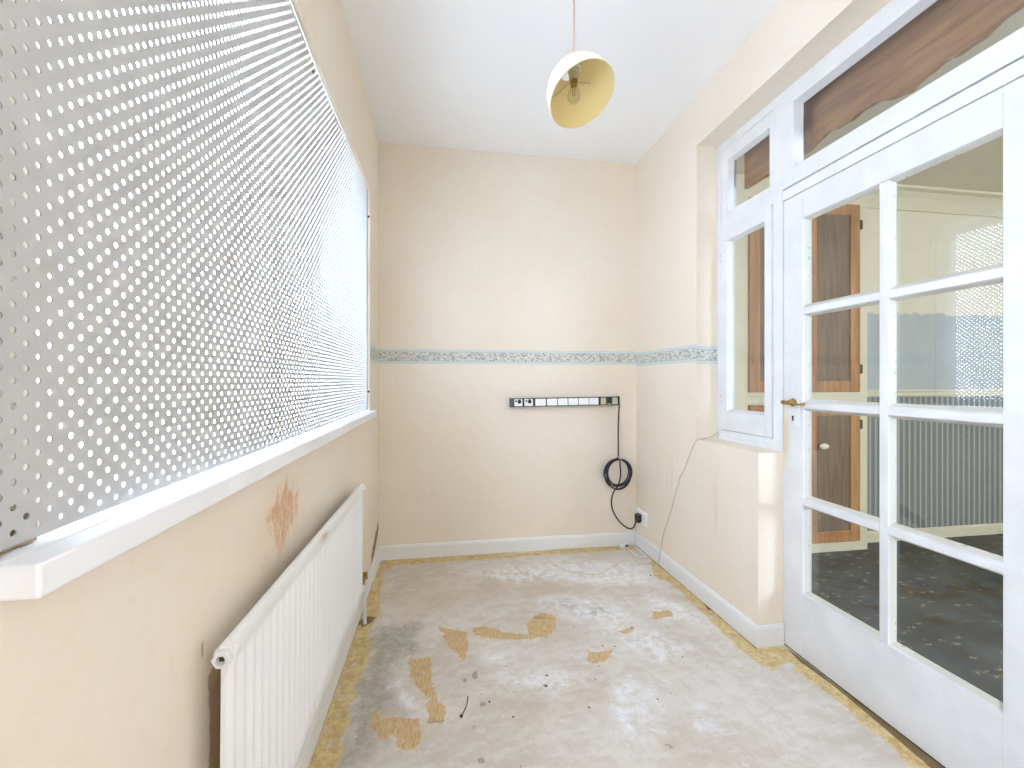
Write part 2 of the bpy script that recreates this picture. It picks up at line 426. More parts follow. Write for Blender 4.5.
col = t.mix(t.step(za, .0290, .0305), col, lin(206, 214, 212))
col = t.mix(t.step(za, .0420, .0430), col, lin(188, 200, 198))
t.color(col); M_BORDER = t.m

# ------------------------------------------------------------------ floor (bare screed) with masks for its marks
FW = (-.62, 1.47, YR, 2.86)
def signed(px, py, poly):
    P = np.array(poly); n = len(P); d = np.full(px.shape, 9.0); inside = np.zeros(px.shape, bool)
    for i in range(n):
        ax_, ay_ = P[i]; bx_, by_ = P[(i+1) % n]
        ex, ey = bx_-ax_, by_-ay_; L = ex*ex+ey*ey or 1e-9
        tt = np.clip(((px-ax_)*ex+(py-ay_)*ey)/L, 0, 1)
        d = np.minimum(d, np.hypot(px-ax_-tt*ex, py-ay_-tt*ey))
        c = ((ay_ > py) != (by_ > py))
        with np.errstate(divide='ignore', invalid='ignore'):
            xi = ax_+(py-ay_)*ex/(ey if ey else 1e-9)
        inside ^= c & (px < xi)
    return np.where(inside, d, -d)
st_ = .0125
nx = int((FW[1]-FW[0])/st_); ny0 = int((2.86-.9)/st_)
xs = np.linspace(FW[0], FW[1], nx+1); ys = np.concatenate(([YR-.1, 0.0], np.linspace(.9, 2.86, ny0+1)))
gx, gy = np.meshgrid(xs, ys); gx = gx.ravel(); gy = gy.ravel()
NX, NY = len(xs), len(ys)
faces = [(j*NX+i, j*NX+i+1, (j+1)*NX+i+1, (j+1)*NX+i) for j in range(NY-1) for i in range(NX-1)]
me = bpy.data.meshes.new('floor')
me.from_pydata([(float(a), float(b), 0.0) for a, b in zip(gx, gy)], [], faces)
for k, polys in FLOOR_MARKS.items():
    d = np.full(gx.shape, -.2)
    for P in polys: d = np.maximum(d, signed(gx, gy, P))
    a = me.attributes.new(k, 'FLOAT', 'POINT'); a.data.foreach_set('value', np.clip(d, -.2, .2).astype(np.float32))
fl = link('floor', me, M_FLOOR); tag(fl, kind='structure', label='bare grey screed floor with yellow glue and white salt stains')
tag(boxes('floor_adjoining', [(1.47, 5.0, YR, 2.7, -.05, -.002)], M_CARPET, bevel=0), kind='structure', label='dark grey patterned carpet seen through the glazed door')

# ------------------------------------------------------------------ ceiling and walls
tag(boxes('ceiling', [(-.62, 1.47, YR-.1, 2.95, H, H+.05)], M_CEIL, bevel=0), kind='structure')
tag(boxes('ceiling_adjoining', [(XN+.001, 5.0, YR, 2.7, 2.42, 2.47)], M_NEXTCEIL, bevel=0), kind='structure')
tag(boxes('wall_back', [(-.62, 1.60, YB, YB+.12, -.05, H+.05)], M_WALL, bevel=0), kind='structure', label='cream painted end wall with a border strip')

RW = (-1.22, -.75, 1.05, 2.10)                # unseen window opening added behind the viewpoint for extra daylight
PY0, PY1, PZ0 = .30, 2.462, .945          # security sheet opening in the left wall
def head_z(y):                             # its head bows a little
    u = (y-PY0)/(PY1-PY0)
    return 2.150 - .030*math.exp(-((y-1.55)/.42)**2)
bm = bmesh.new()
box(bm, XL-.13, XL, YR, YB+.05, -.02, .912)
box(bm, XL-.13, XL, YR, RW[0], .912, H+.02); box(bm, XL-.13, XL, RW[1], PY0, .912, H+.02)
box(bm, XL-.13, XL, RW[0], RW[1], RW[3], H+.02); box(bm, XL-.13, XL, RW[0], RW[1], .912, RW[2])
box(bm, XL-.13, XL, PY1, YB+.05, .912, H+.02)
yy = [PY0+(PY1-PY0)*i/24 for i in range(25)]
for a, b in zip(yy, yy[1:]):
    prism(bm, [(XL-.13, a, head_z(a)), (XL, a, head_z(a)), (XL, a, H+.02), (XL-.13, a, H+.02)],
              [(XL-.13, b, head_z(b)), (XL, b, head_z(b)), (XL, b, H+.02), (XL-.13, b, H+.02)])
box(bm, XL-.13, XL-.035, PY0, .566, .912, 2.2)
tag(fin('wall_left', bm, M_WALL_L), kind='structure', label='cream wall with a rust-brown rubbed stain above the radiator')

OY0, OY1, SOF = .70, 2.077, 2.325          # door screen opening: y range, soffit height
PIER_Y, LEDGE = 1.632, .808
bm = bmesh.new()
box(bm, XR, XN, OY1, YB+.05, -.02, H+.02)
box(bm, XR, XN, YR, OY0, -.02, H+.02)
box(bm, XR, XN, OY0, OY1, SOF, H+.02)
box(bm, XR, XN, PIER_Y, OY1, -.02, LEDGE)
tag(fin('wall_right', bm, M_WALL_R), kind='structure', label='pale cream wall with a stepped pier under the side window')

# wall behind the camera
bm = bmesh.new(); box(bm, -.62, 1.6, YR-.12, YR, 0, H)
tag(fin('wall_rear', bm, M_WALL), kind='structure')

# next room
bm = bmesh.new(); box(bm, XN, 5.0, 2.58, 2.70, -.02, 2.45)
tag(fin('wall_adjoining_back', bm, M_NEXT), kind='structure', label='far wall with striped paper below and torn blue paint above')
bm = bmesh.new(); box(bm, 4.9, 5.0, YR, 2.6, -.02, 2.45)
tag(fin('wall_adjoining_right', bm, M_NEXTC), kind='structure')
NW = (2.45, 3.7, .90, 1.98)  # unseen window opening added to bring daylight into the next room
bm = bmesh.new()
for b in ((XN, NW[0], YR-.12, YR, 0, 2.45), (NW[1], 5.0, YR-.12, YR, 0, 2.45), (NW[0], NW[1], YR-.12, YR, 0, NW[2]), (NW[0], NW[1], YR-.12, YR, NW[3], 2.45)): box(bm, *b)
tag(fin('wall_adjoining_rear', bm, M_NEXTC), kind='structure')

# skirting boards and rails
def skirting(name, prof, a, b, mat=M_SKIRT):
    """prof: (out, z) list; a, b: (x, y, outward x, outward y) ends"""
    bm = bmesh.new()
    A = [(a[0]+a[2]*o, a[1]+a[3]*o, z) for o, z in prof]; B = [(b[0]+b[2]*o, b[1]+b[3]*o, z) for o, z in prof]
    prism(bm, A, B)
    o = fin(name, bm, mat, bevel=.0012); tag(o, kind='structure'); return o
SK = [(-.004, 0), (.009, 0), (.009, .074), (.006, .083), (.002, .089), (-.004, .089)]
skirting('baseboard_back', SK, (XL, YB-.001, 0, -1), (XR, YB-.001, 0, -1))
skirting('baseboard_left', SK, (XL+.001, YR, 1, 0), (XL+.001, YB-.01, 1, 0))
bm = bmesh.new()
prism(bm, [(XR-.001-o, YB-.01, z) for o, z in SK], [(XR-.001-o, PIER_Y-o, z) for o, z in SK])
prism(bm, [(XR-.001-o, PIER_Y-o, z) for o, z in SK], [(XF-.004, PIER_Y-o, z) for o, z in SK])
tag(fin('baseboard_right', bm, M_SKIRT, bevel=.0012), kind='structure')
skirting('baseboard_adjoining', [(-.01, -.01), (.012, -.01), (.012, .058), (.006, .072), (-.01, .072)], (2.78, 2.579, 0, -1), (4.9, 2.579, 0, -1), M_NEXTC)
skirting('trim_4', [(-.01, .997), (.012, .997), (.020, 1.010), (.016, 1.024), (.024, 1.038), (.020, 1.047), (-.01, 1.047)], (2.78, 2.579, 0, -1), (4.9, 2.579, 0, -1), M_NEXTC)
cov = [(-.01, 2.295), (.014, 2.295), (.018, 2.31), (.03, 2.33), (.05, 2.365), (.08, 2.395), (.11, 2.405), (.115, 2.43), (-.01, 2.43)]
skirting('trim_5', cov, (2.78, 2.579, 0, -1), (4.9, 2.579, 0, -1), M_NEXTC)

# wallpaper border, four lengths (left return, end wall, right wall, window reveal)
def border(name, a, b, z):
    L = math.hypot(b[0]-a[0], b[1]-a[1])
    bm = bmesh.new(); box(bm, 0, L, -.001, .0008, -.0445, .0445)
    o = fin(name, bm, M_BORDER); o.location = (a[0], a[1], z); o.rotation_euler = (0, 0, math.atan2(b[1]-a[1], b[0]-a[0]))
    tag(o, kind='structure', label='pale blue-green scroll wallpaper border')
ZB = 1.260
border('trim_1', (XL+.0005, PY1+.002), (XL+.0005, YB-.001), ZB)
border('trim_2', (XL+.001, YB-.0008), (XR-.001, YB-.0008), ZB+.001)
border('trim_3', (XR-.0008, YB-.001), (XR-.0008, OY1), ZB-.008)
border('trim_6', (XR, OY1-.0008), (XF-.002, OY1-.0008), ZB-.018)

# ------------------------------------------------------------------ left window: frame outside the sheet, glass, sill
w1 = empty('window_1', (0, 0, 0), kind='structure', label='window behind the perforated sheet with a long white sill')
boxes('window_frame', [(-.505, -.465, .566, .600, .945, 2.13), (-.505, -.465, 2.41, 2.46, .945, 2.13), (-.505, -.465, .585, 2.41, .945, .985), (-.505, -.465, .585, 2.41, 2.08, 2.13)], M_GLOSS, w1)
boxes('window_pane', [(-.486, -.482, .585, 2.41, .985, 2.08)], M_GLASS, w1, 0)
bm = bmesh.new()
box(bm, XL-.002, -.359, .455, 2.505, .912, .945)
box(bm, -.515, XL-.002, PY0+.001, PY1-.001, .9125, .945)
fin('window_sill', bm, M_SILL, w1, .003)
boxes('timber_batten', [(-.424, -.412, PY0+.01, .520, .946, .985)], wood('dirty_brown_batten', (150, 126, 96), (190, 168, 132)), w1, .001)

# perforated galvanised sheet, every hole cut
def perforated(name, y0, y1, z0, ztop, x, th, px, pz, r, seg=10):
    V, F = [], []
    ncol = int((y1-y0)/px)
    angs = [2*PI*(k+.5)/seg for k in range(seg)]
    def sq(a, hx, hz):
        c, s_ = math.cos(a), math.sin(a); m = max(abs(c)/hx, abs(s_)/hz); return c/m, s_/m
    hx, hz = px/2, pz/2
    # outer ring snapped to the cell's corners so that neighbours close up
    ring = [sq(a, hx, hz) for a in angs]
    for cx_, cz_ in ((1, 1), (-1, 1), (-1, -1), (1, -1)):
        k = min(range(seg), key=lambda i: (ring[i][0]-cx_*hx)**2/hx**2+(ring[i][1]-cz_*hz)**2/hz**2)
        ring[k] = (cx_*hx, cz_*hz)
    for i in range(ncol):
        yc = y1-.5*px-i*px; off = (i % 2)*pz/2
        top = ztop(yc)-.0006
        zc = z0+pz*.5+off
        if off:                                # blank half cell at the foot
            b = len(V); V += [(x, yc-hx, z0), (x, yc+hx, z0), (x, yc+hx, z0+off), (x, yc-hx, z0+off)]; F.append((b, b+1, b+2, b+3))
        while zc+hz < top:
            b = len(V)
            for (rx, rz) in ring: V.append((x, yc+rx, zc+rz))
            for a in angs: V.append((x, yc+r*math.cos(a), zc+r*math.sin(a)))
            for a in angs: V.append((x-th, yc+r*math.cos(a), zc+r*math.sin(a)))
            for (rx, rz) in ring: V.append((x-th, yc+rx, zc+rz))
            for k in range(seg):
                k2 = (k+1) % seg
                F.append((b+k, b+k2, b+seg+k2, b+seg+k))
                F.append((b+seg+k, b+seg+k2, b+2*seg+k2, b+2*seg+k))
                F.append((b+2*seg+k, b+2*seg+k2, b+3*seg+k2, b+3*seg+k))
            zc += pz
        zt = zc-hz
        b = len(V); V += [(x, yc-hx, zt), (x, yc+hx, zt), (x, yc+hx, top), (x, yc-hx, top)]; F.append((b, b+1, b+2, b+3))
    me = bpy.data.meshes.new(name); me.from_pydata(V, [], F); me.update()
    return me
SX = XL-.015
sheet = empty('perforated_security_sheet', (0, 0, 0))
tag(sheet, 'large grey galvanised sheet with rows of round holes covering the left window', 'security screen')
me = perforated('perforated_sheet', PY0+.004, PY1-.001, .952, head_z, SX, .0015, .0133, .0243, .0035)
link('perforated_sheet', me, M_GALV, sheet)
bm = bmesh.new()                                # folded edge along the far side and head
box(bm, SX-.010, SX+.0012, PY1-.004, PY1-.0005, .95, head_z(PY1)-.002)
fin('edge_flange', bm, M_IRON, sheet)
for (y, z) in ((PY1-.003, 2.0), (PY1-.003, 1.05)):
    bm = bmesh.new(); lathe(bm, [(0, .004), (.004, .0035), (.006, .001), (.006, -.002), (0, -.002)], axis_matrix((XL-.007, y, z), (0, -1, 0)), 12)
    fin('screw', bm, M_IRON, sheet, smooth=True)
bm = bmesh.new(); lathe(bm, [(0, .004), (.004, .0035), (.006, .001), (.006, -.001), (0, -.001)], axis_matrix((SX, 1.46, 2.085), (1, 0, 0)), 12)
fin('screw', bm, M_IRON, sheet, smooth=True)

# ------------------------------------------------------------------ radiator
rad = empty('radiator', (0, 1.344, .210), (-.018, 0, 0))
tag(rad, 'white ribbed panel radiator on the left wall below the sill', 'radiator')
L, HH, XA, XB = 1.19, .470, -.348, -.335
bm = bmesh.new()
ny, pitch = 32*10, L/32
zs = [0, .004, .012, .026, .036, .048, .06] + [.06+(HH-.125)*i/6 for i in range(1, 7)] + [HH-.05, HH-.038, HH-.026, HH-.008, HH-.002, HH]
def fx(y, z):
    ph = (y % pitch)/pitch
    rib = (.5-.5*math.cos(2*PI*ph))**1.6
    e = min(1, max(0, (z-.022)/.022))*min(1, max(0, (HH-.03-z)/.022))
    rnd = 0
    for q in (z, HH-z):
        if q < .008: rnd = .006*(1-q/.008)**2
    return XB-.0085*(1-rib)*e-rnd
grid = [[bm.verts.new((fx(L*i/ny, z), -L/2+L*i/ny, z)) for z in zs] for i in range(ny+1)]
for i in range(ny):
    for j in range(len(zs)-1): bm.faces.new((grid[i][j], grid[i+1][j], grid[i+1][j+1], grid[i][j+1]))
back = [[bm.verts.new((XA, -L/2+L*i/ny, z)) for z in zs] for i in (0, ny)]
for j in range(len(zs)-1):
    bm.faces.new((back[0][j], back[0][j+1], back[1][j+1], back[1][j]))
    bm.faces.new((grid[0][j], grid[0][j+1], back[0][j+1], back[0][j]))
    bm.faces.new((grid[ny][j], grid[ny][j+1], back[1][j+1], back[1][j]))
bm.faces.new([g[-1] for g in grid]+[back[1][-1], back[0][-1]])
bm.faces.new([g[0] for g in grid]+[back[1][0], back[0][0]])
o = fin('radiator_panel', bm, M_RAD, rad, smooth=True)
m = o.modifiers.new('split', 'EDGE_SPLIT'); m.split_angle = .9
# tapping bosses, blanking plug, air vent, valve and pipe
def boss(y, z, d, r=.0135):
    bm = bmesh.new(); lathe(bm, [(0, 0), (r, 0), (r, .014), (r*.86, .017), (0, .017)], axis_matrix((-.342, y, z), (0, d, 0)), 20)
    return fin('tapping_boss', bm, M_RAD, rad, smooth=False)
b1 = boss(-L/2+.010, HH-.016, -1, .0155)
bm = bmesh.new(); lathe(bm, [(.0065, 0), (.0150, 0), (.0150, .009), (.0125, .012), (.0080, .012), (.0075, .004), (0, .004)], axis_matrix((-.341, -L/2-.006, HH-.017), (0, -1, 0)), 6)
fin('blanking_plug', bm, M_GLOSS, rad)
bm = bmesh.new(); box(bm, -.3445, -.3375, -L/2-.014, -L/2-.009, HH-.0195, HH-.0125); fin('air_vent', bm, M_IRON, rad)
boss(L/2-.004, .02, 1); boss(-L/2+.004, .02, -1); boss(L/2-.004, HH-.018, 1)
bm = bmesh.new()
lathe(bm, [(0, 0), (.008, 0), (.008, .05), (.0125, .05), (.0125, .072), (.008, .076), (.008, .135), (0, .135)], axis_matrix((-.352, L/2+.012, .018), (0, 1, 0)), 16)
lathe(bm, [(0, -.012), (.013, -.012), (.013, .016), (0, .016)], axis_matrix((-.352, L/2+.135, .018), (0, 0, 1)), 16)
fin('lockshield_valve', bm, M_BRASS, rad)
tube('pipe', [(-.352, L/2+.135, .01), (-.352, L/2+.135, -.10), (-.350, L/2+.136, -.218)], .0078, M_GLOSS, rad)
for y in (-.42, .42):
    bm = bmesh.new(); box(bm, -.3895, -.357, y-.015, y+.015, .08, HH-.06); fin('wall_bracket', bm, M_RAD, rad)

# ------------------------------------------------------------------ door screen on the right: frame, glazed door, side window, transom
fr_ = empty('trim_7', (0, 0, 0), kind='structure', label='white painted timber frame round the door and side window')
boxes('door_frame', [
    (XF, 1.495, 2.052, OY1+.006, LEDGE-.006, SOF+.012), (XF, 1.495, OY0-.006, 2.052, 2.285, SOF+.012),
    (XF, 1.495, 1.636, 1.690, LEDGE-.01, 2.285), (XF, 1.495, 1.690, 2.052, LEDGE-.006, .858),
    (XF, 1.495, 1.690, 2.052, 1.876, 1.925),
    (XF+.002, 1.495, 1.636, 1.646, 0.0, LEDGE-.01), (XF, 1.495, OY0, 1.636, 1.866, 1.908), (XF, 1.495, OY0, .745, 0, 1.866)], M_GLOSS, fr_, .002)

def glazed(name_leaf, parent, y0, y1, z0, z1, gy, gz, x0, th, mat, gx0, vbars=(), hbars=(), glass_name='window_pane'):
    """a sash: outer y0..y1 z0..z1, sight size gy, gz; glazing plane gx0; bars as sight-line centre lists"""
    bm = bmesh.new()
    box(bm, x0, x0+th, y0, gy[0], z0, z1); box(bm, x0, x0+th, gy[1], y1, z0, z1)
    box(bm, x0, x0+th, gy[0], gy[1], z0, gz[0]); box(bm, x0, x0+th, gy[0], gy[1], gz[1], z1)
    o = fin(name_leaf, bm, mat, parent, .0018)
    # putty slope / bead inside each light
    bm = bmesh.new(); w, d = .014, gx0-x0
    ye = [gy[0]]+[v for c in vbars for v in (c-.0145, c+.0145)]+[gy[1]]
    ze = [gz[0]]+[v for c in hbars for v in (c-.013, c+.013)]+[gz[1]]
    cells = []
    for a, b in zip(ye[::2], ye[1::2]):
        for c, e in zip(ze[::2], ze[1::2]):
            cells.append((a, b, c, e))
            xa, xb = x0+.004, gx0
            out = [(xa, a, c), (xa, b, c), (xa, b, e), (xa, a, e)]
            inn = [(xb, a+w*.6, c+w), (xb, b-w*.6, c+w), (xb, b-w*.6, e-w*.7), (xb, a+w*.6, e-w*.7)]
            bk = [(xb, a-.002, c-.002), (xb, b+.002, c-.002), (xb, b+.002, e+.002), (xb, a-.002, e+.002)]
            for k in range(4):
                k2 = (k+1) % 4
                q = [bm.verts.new(p) for p in (out[k], out[k2], inn[k2], inn[k])]; bm.faces.new(q)
                q = [bm.verts.new(p) for p in (inn[k], inn[k2], bk[k2], bk[k])]; bm.faces.new(q)
    fin('glazing_bead', bm, mat, parent)
    if vbars or hbars:
        bm = bmesh.new()
        for c in vbars: box(bm, x0+.003, x0+th-.004, c-.0145, c+.0145, gz[0], gz[1])
        for c in hbars:
            for a, b in zip(ye[::2], ye[1::2]): box(bm, x0+.003, x0+th-.004, a-.001, b+.001, c-.013, c+.013)
        fin('glazing_bars', bm, mat, parent, .0025)
    for (a, b, c, e) in cells:
        bm = bmesh.new(); box(bm, gx0, gx0+.003, a, b, c, e); fin(glass_name, bm, M_GLASS, parent)
    return o

door = empty('door_1', (0, 0, 0), kind='structure', label='white door with ten clear panes and a brass lever')
glazed('door_leaf', door, .748, 1.632, .006, 1.862, (.905, 1.534), (.258, 1.757), XF, .042, M_DOOR, XF+.024,
       vbars=(1.213,), hbars=(.625, 1.010, 1.388), glass_name='door_pane')
boxes('door_gap_strip', [(XF+.004, XF+.03, .75, 1.632, .0, .008)], M_IRON, door, 0)  # dark strip filling the gap under the door leaf
# lever furniture
boxes('escutcheon_plate', [(XF-.004, XF, 1.540, 1.600, .917, 1.062)], M_DOOR, door, .0015)
bm = bmesh.new()
lathe(bm, [(0, .0022), (.0042, .0022), (.0042, 0), (0, 0)], axis_matrix((XF-.004, 1.577, .962), (-1, 0, 0)), 14)
box(bm, XF-.0062, XF-.003, 1.5748, 1.5792, .946, .962); fin('keyhole', bm, M_KEY, door)
def lever(x, s, y0, y1, z):
    h = empty('door_handle', (0, 0, 0)); h.parent = door
    bm = bmesh.new(); lathe(bm, [(0, .0), (.017, .0), (.017, .004), (.010, .008), (.008, .016), (.0085, .040), (0, .042)], axis_matrix((XF-.004 if s < 0 else XF+.042, y0, z), (s, 0, 0)), 20)
    fin('rose', bm, M_BRASS, h, smooth=False)
    n = 17; pts = []; rad_ = []
    for i in range(n):
        f = i/(n-1); pts.append((x+s*.004*math.sin(PI*f), y0+.012+(y1-y0-.012)*f, z+.004*math.sin(2*PI*f)))
        rad_.append((.95+.35*math.sin(f*22)) * (1.05-.55*f) + (.35 if i in (n-1, n-2) else 0))
    tube('lever', pts, .0075, M_BRASS, h, rad_)
lever(XF-.044, -1, 1.577, 1.478, 1.020)
lever(XF+.084, 1, 1.577, 1.478, 1.025)
for z in (.25, 1.05, 1.62):
    bm = bmesh.new(); lathe(bm, [(0, 0), (.006, 0), (.006, .075), (0, .075)], Matrix.Translation((XF-.004, .746, z)), 12); fin('hinge', bm, M_GLOSS, door)

wn2 = empty('window_2', (0, 0, 0), kind='structure', label='narrow white side casement beside the glazed door')
glazed('casement', wn2, 1.693, 2.049, .861, 1.873, (1.733, 1.996), (.953, 1.815), XF-.008, .045, M_GLOSS, XF+.02)
for z in (1.0, 1.03, 1.72, 1.75):
    bm = bmesh.new(); lathe(bm, [(0, .002), (.003, .002), (.003, 0), (0, 0)], axis_matrix((XF-.008, 2.036, z), (-1, 0, 0)), 10); fin('screw_cover', bm, M_WIRE, wn2)
wn3 = empty('window_3', (0, 0, 0), kind='structure', label='small fixed top light above the side casement')
glazed('sash', wn3, 1.690, 2.052, 1.925, 2.285, (1.717, 1.996), (1.962, 2.222), XF+.004, .045, M_GLOSS, XF+.03)
wn4 = empty('window_4', (0, 0, 0), kind='structure', label='long fanlight above the door with a timber board behind it')
glazed('sash', wn4, .748, 1.634, 1.912, 2.285, (.80, 1.574), (1.982, 2.248), XF-.004, .045, M_GLOSS, XF+.034)

# live-edged pelmet board on the far side of the screen
bm = bmesh.new()
ya = [1.985-.012*i for i in range(185)]
def lowz(y):
    s_ = 1.985-y
    v = .014*math.sin(s_*13+.6)+.009*math.sin(s_*31)+.006*abs(math.sin(s_*47+1))
    return 2.073+v*min(1, max(0, (s_-.30)/.15))
top = 2.35
A = [(1.501, y, lowz(y)) for y in ya]; B = [(1.501, y, top) for y in ya]
A2 = [(1.523, y, lowz(y)+.003) for y in ya]; B2 = [(1.523, y, top) for y in ya]
vs = [[bm.verts.new(p) for p in Q] for Q in (A, B, B2, A2)]
for i in range(len(ya)-1):
    for a, b in ((0, 1), (1, 2), (2, 3), (3, 0)): bm.faces.new((vs[a][i], vs[b][i], vs[b][i+1], vs[a][i+1]))
bm.faces.new([v[0] for v in vs]); bm.faces.new([v[-1] for v in vs])
pel = fin('pelmet_board', bm, M_PELMET); tag(pel, 'dark timber board with a wavy natural lower edge behind the fanlight above the door', 'pelmet')

# ------------------------------------------------------------------ built-in cupboard in the next room
cb = empty('built_in_cupboard', (0, 0, 0))
tag(cb, 'cream built-in cupboard with orange-framed brown doors seen through the glazed door', 'cupboard')
boxes('cupboard_frame', [(XN+.002, 2.766, 2.47, 2.60, -.003, 2.405)], M_NEXTC, cb, .003)
for (xa, xb) in ((1.893, 2.288), (2.296, 2.692)):
    for (za, zb) in ((1.035, 2.256), (.063, .955)):
        d = empty('cupboard_door', (0, 0, 0)); d.parent = cb
        f = .072
        boxes('door_stiles', [(xa, xa+f, 2.452, 2.472, za, zb), (xb-f, xb, 2.452, 2.472, za, zb), (xa+f, xb-f, 2.452, 2.472, za, za+f), (xa+f, xb-f, 2.452, 2.472, zb-f, zb)], M_OAK, d, .003)
        boxes('door_panel', [(xa+f-.004, xb-f+.004, 2.462, 2.470, za+f-.004, zb-f+.004)], M_BROWN, d, 0)
        if xb > 2.5:
            for hz in (za+.12, zb-.16):
                boxes('hinge', [(xb-.004, xb+.012, 2.446, 2.456, hz, hz+.06)], M_IRON, d, .001)
bm = bmesh.new(); lathe(bm, [(0, .03), (.030, .028), (.034, .022), (.026, .012), (.012, .008), (.010, 0), (0, 0)], axis_matrix((2.40, 2.452, .69), (0, -1, 0)) @ Matrix.Diagonal((1.0, .55, 1, 1)), 24)
fin('pull_knob', bm, M_CREAMW, cb, smooth=True)

# ------------------------------------------------------------------ pendant lamp
lamp_c = Vector((.4766, 1.45, 2.0944))          # centre of the shade's mouth
cam_p = Vector((0, 0, CAM_H))
nrm = Vector((.271, -.4105, -.8707)).normalized()  # where the mouth faces: the shade has slipped askew
lp = empty('pendant_lamp', (lamp_c.x, lamp_c.y, lamp_c.z))
tag(lp, 'tilted cream dome pendant lamp with yellow inside hanging on a beige cord', 'pendant lamp')
q = Vector((0, 0, -1)).rotation_difference(nrm).to_matrix().to_4x4()   # local -z looks out of the mouth
R = .1195
prof_o = [(R, 0), (R*.99, .018), (R*.96, .040), (R*.89, .065), (R*.78, .088), (R*.63, .108), (R*.44, .122), (R*.28, .129), (.030, .132)]
prof_i = [(r-.0025, h-.003 if h > .02 else h) for r, h in prof_o]
M_SH_O = plain('cream_shade_outside', lin(240, 238, 226), .45, .4)
M_SH_I = plain('yellow_shade_inside', lin(232, 214, 158), .38, .45)
bm = bmesh.new(); lathe(bm, prof_o, q, 48); o = fin('shade_outside', bm, M_SH_O, lp, smooth=True)
bm = bmesh.new(); lathe(bm, [(R, 0), (R-.0035, -.001)]+prof_i, q, 48); o = fin('shade_inside', bm, M_SH_I, lp, smooth=True)
hx_, hy_ = -.021, .030                  # the cord and holder hang plumb
P0 = lambda z: Matrix.Translation((hx_, hy_, z+.022))
bm = bmesh.new(); lathe(bm, [(0, .115), (.010, .113), (.017, .106), (.020, .095), (.020, .074), (.017, .070), (.017, .050), (0, .050)], P0(0), 24)
hold = fin('lamp_holder', bm, M_BEIGE, lp)
bm = bmesh.new(); lathe(bm, [(0, .054), (.0125, .054), (.0125, .030), (0, .030)], P0(0), 20); fin('bulb_cap', bm, M_BRASS, hold)
bm = bmesh.new(); lathe(bm, [(.0195, .086), (.027, .086), (.027, .091), (.0195, .091)], P0(0), 28, closed=True); fin('shade_ring', bm, M_WPLAST, hold)
t = NT('clear_bulb_glass', 0); t.n.remove(t.b)
a_ = t.n.new('ShaderNodeBsdfTransparent'); a_.inputs['Color'].default_value = (.93, .93, .92, 1); g_ = t.n.new('ShaderNodeBsdfGlossy'); g_.inputs['Roughness'].default_value = .03
m_ = t.n.new('ShaderNodeMixShader')
t.l.new(t.fresnel(1.7), m_.inputs[0]); t.l.new(a_.outputs[0], m_.inputs[1]); t.l.new(g_.outputs[0], m_.inputs[2]); t.l.new(m_.outputs[0], t.n['Material Output'].inputs[0])
bm = bmesh.new(); lathe(bm, [(.010, .034), (.012, .024), (.020, .008), (.0235, -.006), (.0215, -.018), (.013, -.028), (0, -.031)], P0(0), 24)
bulb = fin('light_bulb', bm, t.m, lp, smooth=True)
tube('filament', [(hx_+x_, hy_+y_, z_+.022) for x_, y_, z_ in ((.003, 0, .030), (.006, 0, .002), (.002, .006, -.004), (-.006, 0, .002), (-.003, 0, .030))], .0008, M_IRON, bulb)
bm = bmesh.new()                                  # shade carrier: three spokes out to the shell
for k in range(3):
    a = 2*PI*k/3+.3
    p1 = Vector((hx_+.018*math.cos(a), hy_+.018*math.sin(a), .068)); p2 = q @ Vector((R*.70*math.cos(a), R*.70*math.sin(a), .094))
    d = (p2-p1); lathe(bm, [(0, 0), (.0016, 0), (.0016, d.length), (0, d.length)], axis_matrix(p1, d), 8)
fin('shade_carrier', bm, M_WIRE, lp)
tube('cord', [(hx_, hy_, .130), (hx_, hy_, .2), (hx_, hy_, .3), (hx_, hy_, H-lamp_c.z-.02)], .0036, plain('beige_flex', lin(212, 194, 172), .6, .3), lp)
bm = bmesh.new(); lathe(bm, [(0, -.03), (.012, -.03), (.030, -.016), (.038, 0), (0, 0)], Matrix.Translation((hx_, hy_, H-lamp_c.z)), 28); fin('ceiling_rose', bm, M_WPLAST, lp, smooth=False)

# ------------------------------------------------------------------ socket strip on the end wall
ps = empty('socket_strip', (.7935, YB-.001, .9715), (0, -.012, 0))
tag(ps, 'long black socket strip with white outlets fixed level on the end wall', 'socket strip')
W2 = .364
boxes('strip_body', [(-W2, W2, -.040, -.001, -.0275, .0275)], M_BLACK, ps, .003)
boxes('end_cap', [(-W2-.004, -W2+.018, -.042, -.001, -.029, .029)], M_DKGREY, ps, .002)
boxes('end_cap', [(W2-.006, W2+.004, -.042, -.001, -.029, .029)], M_BLACK, ps, .002)
px = lambda u: -W2 + (u-62)/698*2*W2
def outlet(a, b, mat):
    o_ = boxes('outlet', [(px(a), px(b), -.0435, -.038, -.0225, .0225)], mat, ps, .0015)
    return o_
for a, b in ((215, 281), (289, 353), (358, 421), (426, 488), (493, 558), (562, 622)):
    o_ = outlet(a, b, M_WPLAST); c_ = (px(a)+px(b))/2
    boxes('outlet_slots', [(c_-.002, c_+.002, -.0438, -.043, .006, .0125), (c_-.013, c_-.007, -.0438, -.043, -.010, -.0075), (c_+.007, c_+.013, -.0438, -.043, -.010, -.0075)], M_BEIGE, o_, 0)
